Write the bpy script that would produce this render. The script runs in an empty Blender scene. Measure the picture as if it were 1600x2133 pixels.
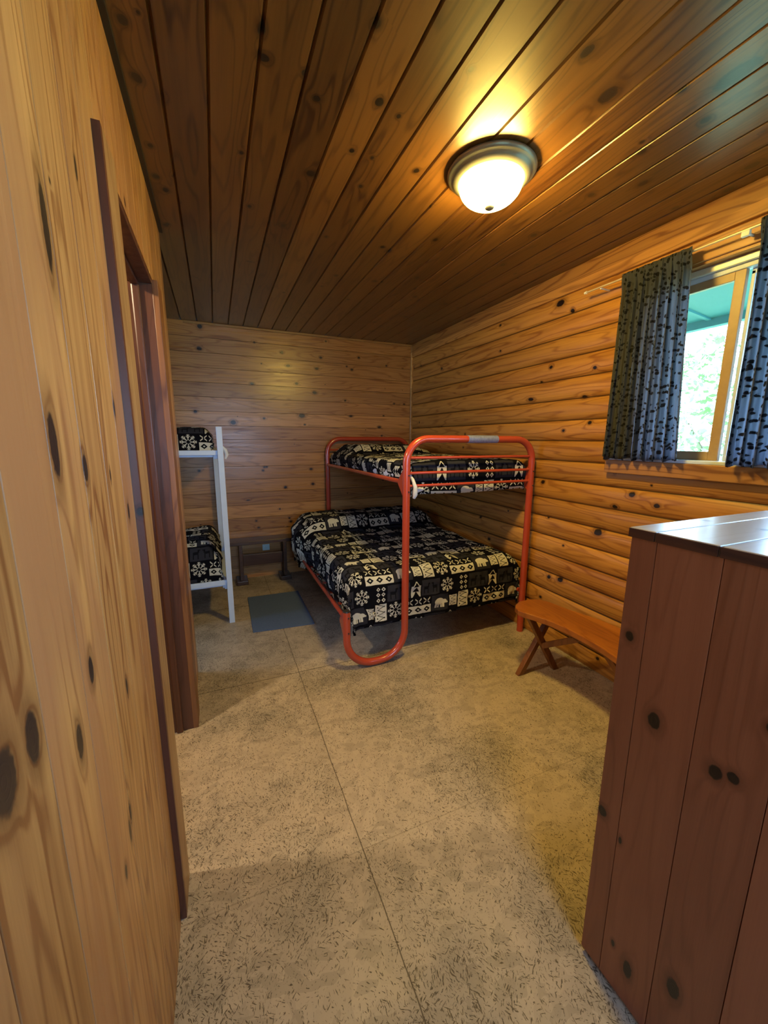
import bpy, bmesh, math, random
from mathutils import Vector, Matrix, noise as mnoise
random.seed(7)
PI = math.pi
COL = bpy.context.scene.collection

# ------------------------------------------------------------------ helpers
def link(o, parent=None):
    COL.objects.link(o)
    if parent: o.parent = parent
    return o

def tag(o, label=None, cat=None, group=None, kind=None):
    if label: o['label'] = label
    if cat: o['category'] = cat
    if group: o['group'] = group
    if kind: o['kind'] = kind
    return o

def thing(name, loc=(0, 0, 0), label=None, cat=None, group=None, kind=None, parent=None):
    o = bpy.data.objects.new(name, None); o.location = loc; o.empty_display_size = .05
    link(o, parent)
    return tag(o, label, cat, group, kind)

class MB:
    """collects shapes (world coordinates minus origin) into one mesh"""
    def __init__(s, org=(0, 0, 0)):
        s.v = []; s.f = []; s.uv = {}; s.org = Vector(org); s.sm = set()
    def add(s, vs, fs, smooth=False, uvs=None):
        b = len(s.v); s.v += [Vector(v) - s.org for v in vs]
        for k, f in enumerate(fs):
            if smooth: s.sm.add(len(s.f))
            if uvs: s.uv[len(s.f)] = [uvs[i] for i in f]
            s.f.append([b + i for i in f])
        return s
    def box(s, x0, x1, y0, y1, z0, z1):
        vs = [(x, y, z) for x in (x0, x1) for y in (y0, y1) for z in (z0, z1)]
        return s.add(vs, [(0, 1, 3, 2), (4, 6, 7, 5), (0, 4, 5, 1), (2, 3, 7, 6), (0, 2, 6, 4), (1, 5, 7, 3)])
    def bar(s, a, b, w, t, up=(0, 0, 1)):
        a = Vector(a); b = Vector(b); d = (b - a).normalized(); r = d.cross(Vector(up)).normalized(); u = r.cross(d)
        vs = []
        for p in (a, b):
            for i, j in ((-1, -1), (1, -1), (1, 1), (-1, 1)): vs.append(p + r * i * w / 2 + u * j * t / 2)
        return s.add(vs, [(0, 1, 2, 3), (7, 6, 5, 4), (0, 4, 5, 1), (1, 5, 6, 2), (2, 6, 7, 3), (3, 7, 4, 0)])
    def tube(s, pts, r, n=14, cap=True):
        pts = [Vector(p) for p in pts]; m = len(pts)
        rr = r if isinstance(r, (list, tuple)) else [r] * m
        tg = [(pts[min(i + 1, m - 1)] - pts[max(i - 1, 0)]).normalized() for i in range(m)]
        ref = Vector((0, 1, 0)) if abs(tg[0].y) < .9 else Vector((1, 0, 0))
        nrm = tg[0].cross(ref).normalized(); vs = []
        for i in range(m):
            nrm = (nrm - tg[i] * nrm.dot(tg[i])).normalized(); bn = tg[i].cross(nrm)
            for k in range(n):
                a = 2 * PI * k / n; vs.append(pts[i] + (nrm * math.cos(a) + bn * math.sin(a)) * rr[i])
        fs = [(i * n + k, i * n + (k + 1) % n, (i + 1) * n + (k + 1) % n, (i + 1) * n + k) for i in range(m - 1) for k in range(n)]
        b = len(vs); s.add(vs, fs, True)
        if cap:
            s.add([vs[k] for k in range(n)], [list(range(n))[::-1]]); s.add([vs[(m - 1) * n + k] for k in range(n)], [list(range(n))])
        return s
    def lathe(s, prof, c, n=48, smooth=True):
        vs = []; c = Vector(c); m = len(prof)
        for r, z in prof:
            for k in range(n):
                a = 2 * PI * k / n; vs.append(c + Vector((r * math.cos(a), r * math.sin(a), z)))
        fs = [(i * n + k, i * n + (k + 1) % n, (i + 1) * n + (k + 1) % n, (i + 1) * n + k) for i in range(m - 1) for k in range(n)]
        return s.add(vs, fs, smooth)
    def prism(s, poly, z0, z1):
        n = len(poly)
        vs = [(x, y, z0) for x, y in poly] + [(x, y, z1) for x, y in poly]
        return s.add(vs, [list(range(n))[::-1], list(range(n, 2 * n))] + [(i, (i + 1) % n, n + (i + 1) % n, n + i) for i in range(n)])
    def grid(s, fn, nu, nv, smooth=True, uvf=None):
        vs = []; uv = []
        for j in range(nv + 1):
            for i in range(nu + 1):
                vs.append(fn(i / nu, j / nv)); uv.append(uvf(i / nu, j / nv) if uvf else (i / nu, j / nv))
        W = nu + 1
        return s.add(vs, [(j * W + i, j * W + i + 1, (j + 1) * W + i + 1, (j + 1) * W + i) for j in range(nv) for i in range(nu)], smooth, uv)
    def build(s, name, mat, parent=None, bevel=0, seg=2, solid=0, sub=0, off=-1):
        me = bpy.data.meshes.new(name); me.from_pydata([tuple(v) for v in s.v], [], s.f); 
        for i in s.sm: me.polygons[i].use_smooth = True
        if s.uv:
            l = me.uv_layers.new(name='UVMap')
            for i, p in enumerate(me.polygons):
                if i in s.uv:
                    for k, li in enumerate(p.loop_indices): l.data[li].uv = s.uv[i][k]
        if not s.uv:
            bm = bmesh.new(); bm.from_mesh(me); bmesh.ops.recalc_face_normals(bm, faces=bm.faces); bm.to_mesh(me); bm.free()
        me.materials.append(mat)
        o = bpy.data.objects.new(name, me); link(o, parent)
        if not parent: o.location = s.org
        if solid:
            m = o.modifiers.new('solid', 'SOLIDIFY'); m.thickness = solid; m.offset = off
        if bevel:
            m = o.modifiers.new('bevel', 'BEVEL'); m.width = bevel; m.segments = seg; m.limit_method = 'ANGLE'; m.angle_limit = math.radians(35)
        if sub:
            m = o.modifiers.new('sub', 'SUBSURF'); m.levels = m.render_levels = sub
        return o

def sst(x, a, b):
    t = max(0., min(1., (x - a) / (b - a))); return t * t * (3 - 2 * t)

def fillet(pts, r, n=8):
    """polyline with rounded corners"""
    P = [Vector(p) for p in pts]; out = [P[0]]
    for i in range(1, len(P) - 1):
        a = (P[i - 1] - P[i]); b = (P[i + 1] - P[i]); ri = r[i - 1] if isinstance(r, (list, tuple)) else r
        ang = a.angle(b); d = min(ri / math.tan(ang / 2), a.length * .98, b.length * .98)
        p0 = P[i] + a.normalized() * d; p1 = P[i] + b.normalized() * d
        rad = d * math.tan(ang / 2); bis = (a.normalized() + b.normalized()).normalized(); c = P[i] + bis * (rad / math.sin(ang / 2))
        v0 = p0 - c; v1 = p1 - c; th = v0.angle(v1)
        for k in range(n + 1):
            t = k / n; out.append(c + (v0 * math.sin((1 - t) * th) + v1 * math.sin(t * th)) / math.sin(th))
    out.append(P[-1]); return out

# ------------------------------------------------------------------ node expression helper
class NT:
    def __init__(s, name):
        s.m = bpy.data.materials.new(name); s.m.use_nodes = True; s.t = s.m.node_tree
        for n in list(s.t.nodes): s.t.nodes.remove(n)
        s.out = s.t.nodes.new('ShaderNodeOutputMaterial')
    def n(s, typ, **kw):
        o = s.t.nodes.new(typ)
        for k, v in kw.items(): setattr(o, k, v)
        return o
    def set(s, sock, v):
        if isinstance(v, X): s.t.links.new(v.s, sock)
        elif isinstance(v, bpy.types.NodeSocket): s.t.links.new(v, sock)
        else: sock.default_value = v
    def math(s, op, *a):
        o = s.n('ShaderNodeMath', operation=op)
        for i, v in enumerate(a): s.set(o.inputs[i], v)
        return X(s, o.outputs[0])
    def xyz(s, x, y, z=0.):
        o = s.n('ShaderNodeCombineXYZ')
        for i, v in enumerate((x, y, z)): s.set(o.inputs[i], v)
        return X(s, o.outputs[0])
    def sep(s, v):
        o = s.n('ShaderNodeSeparateXYZ'); s.set(o.inputs[0], v); return [X(s, q) for q in o.outputs]
    def obj(s): return s.sep(X(s, s.n('ShaderNodeTexCoord').outputs['Object']))
    def uvc(s): return s.sep(X(s, s.n('ShaderNodeTexCoord').outputs['UV']))
    def noise(s, v, scale=1., detail=3., rough=.55, dist=0.):
        o = s.n('ShaderNodeTexNoise'); s.set(o.inputs['Vector'], v); o.inputs['Scale'].default_value = scale
        o.inputs['Detail'].default_value = detail; o.inputs['Roughness'].default_value = rough; o.inputs['Distortion'].default_value = dist
        return X(s, o.outputs['Fac'])
    def voro(s, v, scale=1., dims='2D', rnd=1.):
        o = s.n('ShaderNodeTexVoronoi', voronoi_dimensions=dims); s.set(o.inputs['Vector'], v); o.inputs['Scale'].default_value = scale
        o.inputs['Randomness'].default_value = rnd
        return X(s, o.outputs['Distance']), s.sep(X(s, o.outputs['Color']))
    def rnd(s, w):
        o = s.n('ShaderNodeTexWhiteNoise', noise_dimensions='1D'); s.set(o.inputs['W'], w)
        return s.sep(X(s, o.outputs['Color']))
    def mixc(s, f, a, b):
        o = s.n('ShaderNodeMix', data_type='RGBA', clamp_factor=True)
        s.set(o.inputs[0], f); s.set(o.inputs[6], a if isinstance(a, X) else (*a, 1)); s.set(o.inputs[7], b if isinstance(b, X) else (*b, 1))
        return X(s, o.outputs[2])
    def mulc(s, a, f):
        o = s.n('ShaderNodeVectorMath', operation='SCALE'); s.set(o.inputs[0], a); s.set(o.inputs['Scale'], f); return X(s, o.outputs[0])
    def ss(s, x, a, b, lo=0., hi=1.):
        o = s.n('ShaderNodeMapRange', interpolation_type='SMOOTHSTEP'); s.set(o.inputs[0], x); s.set(o.inputs[1], a); s.set(o.inputs[2], b)
        o.inputs[3].default_value = lo; o.inputs[4].default_value = hi; return X(s, o.outputs[0])
    def bsdf(s, col, rough=.5, metal=0., coat=0., bump=None, bs=.3, bd=.002, spec=.5, coat_rough=.1, sheen=0.):
        b = s.n('ShaderNodeBsdfPrincipled'); s.set(b.inputs['Base Color'], col if isinstance(col, X) else (*col, 1)); s.set(b.inputs['Roughness'], rough)
        b.inputs['Metallic'].default_value = metal; b.inputs['Coat Weight'].default_value = coat; b.inputs['Coat Roughness'].default_value = coat_rough
        b.inputs['Specular IOR Level'].default_value = spec; b.inputs['Sheen Weight'].default_value = sheen
        if bump is not None:
            n = s.n('ShaderNodeBump'); s.set(n.inputs['Height'], bump); n.inputs['Strength'].default_value = bs; n.inputs['Distance'].default_value = bd
            s.t.links.new(n.outputs[0], b.inputs['Normal'])
        s.t.links.new(b.outputs[0], s.out.inputs[0]); return b

class X:
    def __init__(s, nt, sock): s.nt = nt; s.s = sock
    def __add__(s, o): return s.nt.math('ADD', s, o)
    __radd__ = __add__
    def __sub__(s, o): return s.nt.math('SUBTRACT', s, o)
    def __rsub__(s, o): return s.nt.math('SUBTRACT', o, s)
    def __mul__(s, o): return s.nt.math('MULTIPLY', s, o)
    __rmul__ = __mul__
    def __truediv__(s, o): return s.nt.math('DIVIDE', s, o)
    def __rtruediv__(s, o): return s.nt.math('DIVIDE', o, s)
    def __lt__(s, o): return s.nt.math('LESS_THAN', s, o)
    def __gt__(s, o): return s.nt.math('GREATER_THAN', s, o)
    def abs(s): return s.nt.math('ABSOLUTE', s)
    def floor(s): return s.nt.math('FLOOR', s)
    def fract(s): return s.nt.math('FRACT', s)
    def max(s, o): return s.nt.math('MAXIMUM', s, o)
    def min(s, o): return s.nt.math('MINIMUM', s, o)
    def pow(s, o): return s.nt.math('POWER', s, o)
    def sqrt(s): return s.nt.math('SQRT', s)

def plain(name, col, rough=.5, metal=0., coat=0., nscale=40., amt=.12, bs=.15, spec=.5, coat_rough=.1):
    t = NT(name); x, y, z = t.obj(); n = t.noise(t.xyz(x, y, z), nscale, 4.)
    t.bsdf(t.mixc(n, tuple(c * (1 - amt) for c in col), tuple(min(1, c * (1 + amt)) for c in col)), rough, metal, coat, n, bs, .001, spec, coat_rough)
    return t.m

def wood(name, light, dark, knotc, ga, aa, pitch=.1372, off=0., knots=(), dens=.35, kscale=5.5, kr=.009,
         rough=.36, coat=.0, vary=.35, ring=.45, seam=None, seed=0., contrast=1., redden=None, kdark=1., coat_rough=.25):
    """pine boards: ga = grain axis, aa = axis across the boards; explicit knots are (grain, across, radius, stretch)"""
    light = tuple(v * k for v, k in zip(light, (.76, .74, .66))); dark = tuple(v * k for v, k in zip(dark, (.55, .50, .42)))
    t = NT(name); c = t.sep(X(t, t.n('ShaderNodeNewGeometry').outputs['Position'])); b_ax = 3 - ga - aa
    g, a, b = c[ga], c[aa], c[b_ax]
    board = ((a - off) / pitch).floor()
    R = t.rnd(board + seed)
    wob = (t.noise(t.xyz(g * 1.3, a * 2., board), 1., 2.) - .5)
    # knots
    d = None; halo = None
    for k in knots:
        kg, ka, r = k[0], k[1], k[2]; st = k[3] if len(k) > 3 else 1.3
        q = t.n('ShaderNodeVectorMath', operation='MULTIPLY_ADD')
        t.set(q.inputs[0], kv if d is not None or halo is not None else (kv := t.xyz(g, a, 0.)))
        q.inputs[1].default_value = (1 / (r * st), 1 / r, 0); q.inputs[2].default_value = (-kg / (r * st), -ka / r, 0)
        l = t.n('ShaderNodeVectorMath', operation='LENGTH'); t.t.links.new(q.outputs[0], l.inputs[0]); dk = X(t, l.outputs['Value'])
        d = dk if d is None else d.min(dk); halo = True
    if dens > 0:
        vd, vc = t.voro(t.xyz(g * .8, a + board * 3.7), kscale)
        keep = vc[0] < dens
        rad = (vc[1] * 1.2 + .5) * (kr * kscale)
        dk = vd / rad + (1 - keep) * 50.
        d = dk if d is None else d.min(dk)
    if d is None: d = t.math('ADD', 60., 0.)
    dn = d + (t.noise(t.xyz(g, a, b), 70., 2.) - .5) * .5
    km = t.ss(dn, .85, 1.15, 1., 0.)
    kh = t.ss(dn, .9, 2.6, 1., 0.)
    pull = 1 / (d * d + .6)
    n = t.noise(t.xyz(g * .55 + R[0] * 20., a * 6. + R[1] * 9., b * 4. + board * 7.3), 1., 2.5, .5) + pull * .16
    rings = ((n * 15.).fract() - .5).abs() * 2.
    rings = t.ss(rings, .55, 1., 0., 1.)
    streak = t.noise(t.xyz(g * 1.2, a * 34., b * 34. + board), 1., 4., .6)
    fib = t.noise(t.xyz(g * 9., a * 380., b * 380.), 1., 2.)
    blot = t.noise(t.xyz(g * 1.6, a * 7., board * 2.), 1., 3.)
    f = rings * ring + (streak - .5) * .95 * contrast + (fib - .5) * .35 + (R[2] - .5) * vary * 1.4 + (blot - .5) * .55 + .28
    col = t.mixc(f, light, dark)
    if redden: col = t.mixc(t.ss(blot + R[0] * .3, .55, .9), col, redden)
    col = t.mulc(col, (R[1] - .5) * vary + 1.)
    col = t.mixc(kh * .6, col, tuple(x * .55 for x in dark))
    col = t.mixc(km * kdark, col, knotc)
    if seam:
        e = (((a - off) / pitch + .5).fract() - .5).abs() * pitch
        col = t.mixc(t.ss(e, seam * .4, seam, .85, 0.), col, tuple(x * .18 for x in dark))
    t.bsdf(col, rough if coat else t.ss(streak, .2, .8, rough * .8, rough * 1.25), 0, coat, streak + rings * .3, .25, .0012, .5, coat_rough)
    return t.m

# ------------------------------------------------------------------ camera (f, yaw, pitch, roll solved from the vanishing lines)
F, YAW, PIT, ROL = 812.62, .404017759, -.183669919, .00499477
cam = bpy.data.cameras.new('camera'); co = bpy.data.objects.new('camera', cam); COL.objects.link(co)
cam.sensor_fit = 'HORIZONTAL'; cam.sensor_width = 36; cam.lens = F / 1600 * 36; cam.clip_start = .03
sa, ca, sb, cb, sc, cc = math.sin(YAW), math.cos(YAW), math.sin(PIT), math.cos(PIT), math.sin(ROL), math.cos(ROL)
Fw = Vector((sa * cb, ca * cb, sb)); Rt = Vector((ca, -sa, 0)); Up = Rt.cross(Fw)
r2 = Rt * cc + Up * sc; u2 = Rt * -sc + Up * cc
co.matrix_world = Matrix(((r2.x, u2.x, -Fw.x, 0), (r2.y, u2.y, -Fw.y, 0), (r2.z, u2.z, -Fw.z, 1.5), (0, 0, 0, 1)))
bpy.context.scene.camera = co

XR, YB, ZC, XL = 2.22, 4.34, 2.59, -.2
P = .1372

# ------------------------------------------------------------------ materials
WL, WD = (.50, .27, .105), (.27, .112, .035)
KN = (.012, .006, .004)
m_back = wood('pine_back_wall', (.62, .315, .115), (.36, .145, .042), KN, 0, 2, P, ZC - 20 * P, knots=[
    (-.06, 2.55, .02, 1), (-.08, 2.349, .017), (.43, 2.453, .008), (.697, 2.38, .012), (1.106, 2.362, .011), (1.54, 2.397, .01), (.756, 2.253, .012, 1.8),
    (1.06, 2.246, .011, 1.8), (1.457, 2.264, .011), (.387, 2.053, .011, 1.8), (.839, 2.079, .012), (1.03, 1.996, .014, 1.6), (-.157, 1.761, .013, 1.2), (.884, 1.749, .021, 1.5),
    (.184, 1.663, .021, 1.2), (1.44, 1.759, .01, 1.9), (.791, 1.447, .006, .4), (.467, 1.205, .009), (.451, 1.169, .009), (.967, 1.172, .011, 1.5), (-.165, 1.181, .009),
    (.679, .98, .013), (.983, 1.005, .013), (.283, .858, .006, 3), (.608, .743, .007), (.708, .634, .008), (.722, .594, .011), (.354, .628, .008), (.375, .552, .009, 1.5),
    (1.979, 1.917, .008), (2.11, 1.916, .008), (1.79, 1.642, .012, 1.6), (1.876, 2.335, .008)], dens=.2, kr=.006, seam=.002, rough=.3, seed=3., contrast=1.2, ring=.42)
m_right = wood('pine_log_wall', (.66, .32, .075), (.40, .15, .028), KN, 1, 2, P, .40 - 3 * P, knots=[
    (2.144, 2.407, .02, 1.6), (2.184, 2.004, .011), (1.83, 1.946, .010), (1.894, 1.776, .01, 2), (2.361, 1.802, .011, 2.4), (2.028, 1.566, .009),
    (2.741, 2.219, .007), (2.759, 2.419, .009), (2.179, 1.198, .013), (1.69, .925, .02, 1.4), (2.107, .944, .007), (1.948, .52, .016, 1.4), (2.108, .328, .009),
    (1.944, .774, .006), (1.498, 1.193, .014), (3.1, 1.5, .01), (3.4, 1.1, .01), (2.9, .8, .01), (1.35, 1.15, .012)], dens=.16, kr=.008, rough=.36, seed=11., vary=.26, ring=.48, contrast=1.15, seam=.006)
m_ceil = wood('pine_ceiling', (.26, .115, .029), (.095, .032, .009), KN, 1, 0, P, -.082, knots=[
    (.872, 1.525, .03, 2), (1.0, 1.05, .013, 1.6), (1.077, 1.235, .022, 1.4), (1.468, 1.638, .014, 1), (1.843, 1.661, .013), (1.321, 1.771, .013, 1.6), (1.012, 1.633, .013),
    (1.462, .38, .012, .9), (1.394, .572, .013), (1.833, .444, .018, 1.1), (1.305, .191, .01, 2), (1.387, .205, .016, .8), (2.181, .227, .009), (2.291, .402, .012), (2.802, .275, .013, .6),
    (2.324, 1.016, .014), (2.923, 1.504, .012), (3.407, 1.659, .02, .7), (3.976, 1.556, .018), (1.612, -.145, .012), (1.428, -.15, .012), (1.919, -.15, .009), (2.201, -.127, .012), (2.516, -.15, .009),
    (2.968, 1.805, .015), (1.199, 2.157, .014), (1.074, 2.062, .017, 1.4), (2.2, 1.75, .013), (2.6, 1.35, .012), (2.1, 1.2, .012, 1.5)], dens=.3, kr=.008, rough=.30, seed=5., vary=.4, ring=.45, coat=.75, coat_rough=.42, contrast=1.2)
m_left = wood('pine_left_wall', (.66, .36, .125), (.40, .165, .052), (.022, .012, .009), 2, 1, .134, .51 - 4 * .134, knots=[
    (1.795, .756, .012, 5), (1.984, .97, .006, 3.5), (1.49, .665, .014, 3.2), (1.451, .789, .011, 2), (1.186, .482, .014, 2.2), (1.086, .6, .010, 2.6), (1.147, .682, .010, 2.2),
    (1.187, .420, .022, 1.5), (.784, .783, .006, 3), (.76, .765, .006, 4), (.729, .711, .006, 2.4), (1.426, .947, .004, 3), (1.329, 1.077, .008, 2.4), (1.566, 1.053, .007, 2.6), (1.0, .87, .006, 3)],
    dens=.1, kr=.006, kscale=4., rough=.34, seed=1.7, vary=.26, ring=.6, contrast=2.0, redden=(.36, .17, .065))
m_counter = wood('pine_counter', (.37, .135, .066), (.27, .09, .042), (.008, .005, .004), 2, 1, .129, .545 - 6 * .129, knots=[
    (1.027, .58, .010, 1.2), (.852, .498, .0135, 1.5), (.825, .370, .012, 1.3), (.838, .341, .010, 1.2), (.504, .592, .012, 1.2), (.469, .536, .004, 2.4), (.151, .518, .005, 2),
    (.127, .474, .011, 2.2), (.229, .374, .013, 2.), (.98, .30, .009)], dens=0, rough=.34, seed=2.3, vary=.14, ring=.22, contrast=.8, coat=.2)  # same pine, its colour darkened for the shade the counter stands in
m_top = wood('pine_top_daylit', (.66, .66, .72), (.62, .56, .58), KN, 0, 1, .124, .545 - 5 * .124, dens=.25, kr=.005, rough=.22, seed=8., vary=.2, ring=.25, coat=1., seam=.0045, coat_rough=.3)  # pale bluish base stands in for window daylight on the top
m_jamb = wood('shaded_jamb', (.16, .06, .032), (.09, .03, .016), KN, 2, 0, .5, -.4, dens=0, rough=.35, ring=.3, contrast=.7)  # jamb wood darkened for the shade inside the doorway
m_trim = wood('pine_trim', (.56, .27, .08), (.34, .135, .04), KN, 1, 2, .4, .1, dens=.06, rough=.35, ring=.7, seed=4., contrast=.9)
m_trimx = wood('pine_trim_x', (.55, .30, .11), (.36, .165, .05), KN, 0, 2, .4, .1, dens=0, rough=.35, ring=.3, seed=4.)
m_bench = wood('orange_bench', (.55, .19, .03), (.36, .10, .014), KN, 1, 0, .5, 0, dens=.04, rough=.3, ring=.3, coat=.3, contrast=.6)
m_benchleg = wood('bench_leg', (.33, .13, .035), (.2, .07, .02), KN, 2, 0, .5, 0, dens=0, rough=.4, ring=.3)
m_dark = wood('dark_trestle', (.10, .048, .03), (.05, .022, .014), KN, 0, 1, .4, 0, dens=0, rough=.3, ring=.3, coat=.3)
m_sash = plain('window_sash', (.42, .29, .16), .4)
m_alu = plain('window_track', (.75, .75, .68), .35, 0.3)
m_redp = plain('red_paint', (.40, .052, .024), .26, 0, .5, 300., .05, .05)
m_bolt = plain('dark_bolt', (.06, .05, .05), .4, .7)
m_tape = plain('silver_tape', (.24, .29, .52), .3, .3, 0, 60., .5, .8)
m_white = plain('white_paint_daylit', (.60, .71, .90), .4, 0, 0, 20., .05)  # blue of the daylight on the bunk posts mixed into the white
m_rodm = plain('rod_brass', (.72, .55, .36), .3, .4)
m_plast = plain('white_plastic', (.8, .8, .78), .35)
m_cap = plain('black_cap', (.02, .02, .02), .4)
m_sheet = plain('mattress_cotton', (.62, .65, .72), .8, 0, 0, 90., .1, .5)
m_pan = plain('brushed_pan', (.26, .255, .24), .36, .6, 0, 30., .05)
m_teal = plain('soffit_paint', (.05, .22, .25), .5, 0, 0, 8., .1)
m_leaf = plain('pale_leaf', (.28, .42, .16), .6, 0, 0, 6., .5)
m_bark = plain('bark', (.16, .11, .07), .8, 0, 0, 30., .4)
m_grass = plain('outdoor_ground', (.30, .38, .18), .9, 0, 0, 3., .3)
m_outlet = plain('outlet_plate', (.55, .72, .72), .4)

def floor_mat():
    t = NT('oriented_strand_floor'); x, y, z = t.obj()
    layers = None
    base = t.noise(t.xyz(x, y, 0.), 1.6, 4.)
    wear = t.noise(t.xyz(x + 5., y, 3.), 2.6, 4., .6)
    for i, (sc_, lo, hi, q) in enumerate(((24., .615, .66, 1.), (40., .61, .65, 1.), (12., .655, .70, 1.))):
        vd, vc = t.voro(t.xyz(x + i * 3.1, y * 1. + i), sc_)
        ang = vc[0] * 2.6 + .3
        cs, sn = t.math('COSINE', ang), t.math('SINE', ang)
        u = x * cs + y * sn; w = y * cs - x * sn
        n = t.noise(t.xyz(u * 55. + vc[1] * 9., w * 260., vc[2] * 5.), 1., 2.5, .5)
        n = n + (wear - .5) * .2
        m = t.ss(n, lo, hi) * q
        layers = m if layers is None else layers.max(m)
    spots = t.ss(t.noise(t.xyz(x * 26., y * 16., 7.), 1., 2.), .73, .79)
    col = t.mixc(base, (.48, .385, .285), (.385, .31, .23))
    col = t.mixc(t.ss(wear, .42, .75) * .8, col, (.265, .225, .17))
    wx = t.noise(t.xyz(x, y, 9.), 9., 2.); _, pc = t.voro(t.xyz(x * 1. + wx * .12, y * .7 + wx * .12), 26.)
    col = t.mulc(col, pc[0] * .16 + .92)
    _, pd = t.voro(t.xyz(x * .55 + wx * .1, y * 1.2 - wx * .1), 34.)
    col = t.mixc((pd[1] > .80) * .28, col, (.20, .165, .125))
    fl = t.mixc(t.noise(t.xyz(x, y, 1.), 30., 2.), (.03, .022, .016), (.10, .07, .045))
    col = t.mixc(layers * .9, col, fl)
    col = t.mixc(spots * .85, col, (.07, .05, .035))
    lt = t.ss(t.noise(t.xyz(x * 60., y * 60., 2.), 1., 2.), .66, .75)
    col = t.mixc(lt * .3, col, (.55, .46, .31))
    s = t.ss((x - .405 + (t.noise(t.xyz(0., y, 0.), 3.) - .5) * .012).abs(), .0008, .0026, 1., 0.)
    s = s.max(t.ss((y - 2.35).abs(), .0012, .0035, 1., 0.)).max(t.ss((y - 1.13).abs(), .001, .003, .35, 0.)).max(t.ss((y - 3.57).abs(), .0015, .0045, 1., 0.))
    col = t.mixc(s * .85, col, (.05, .035, .02))
    t.bsdf(col, t.ss(wear, .3, .7, .38, .6), 0, 0, base * .3 + layers * -.25 - s, .35, .002, .4)
    return t.m
m_floor = floor_mat()

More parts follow.
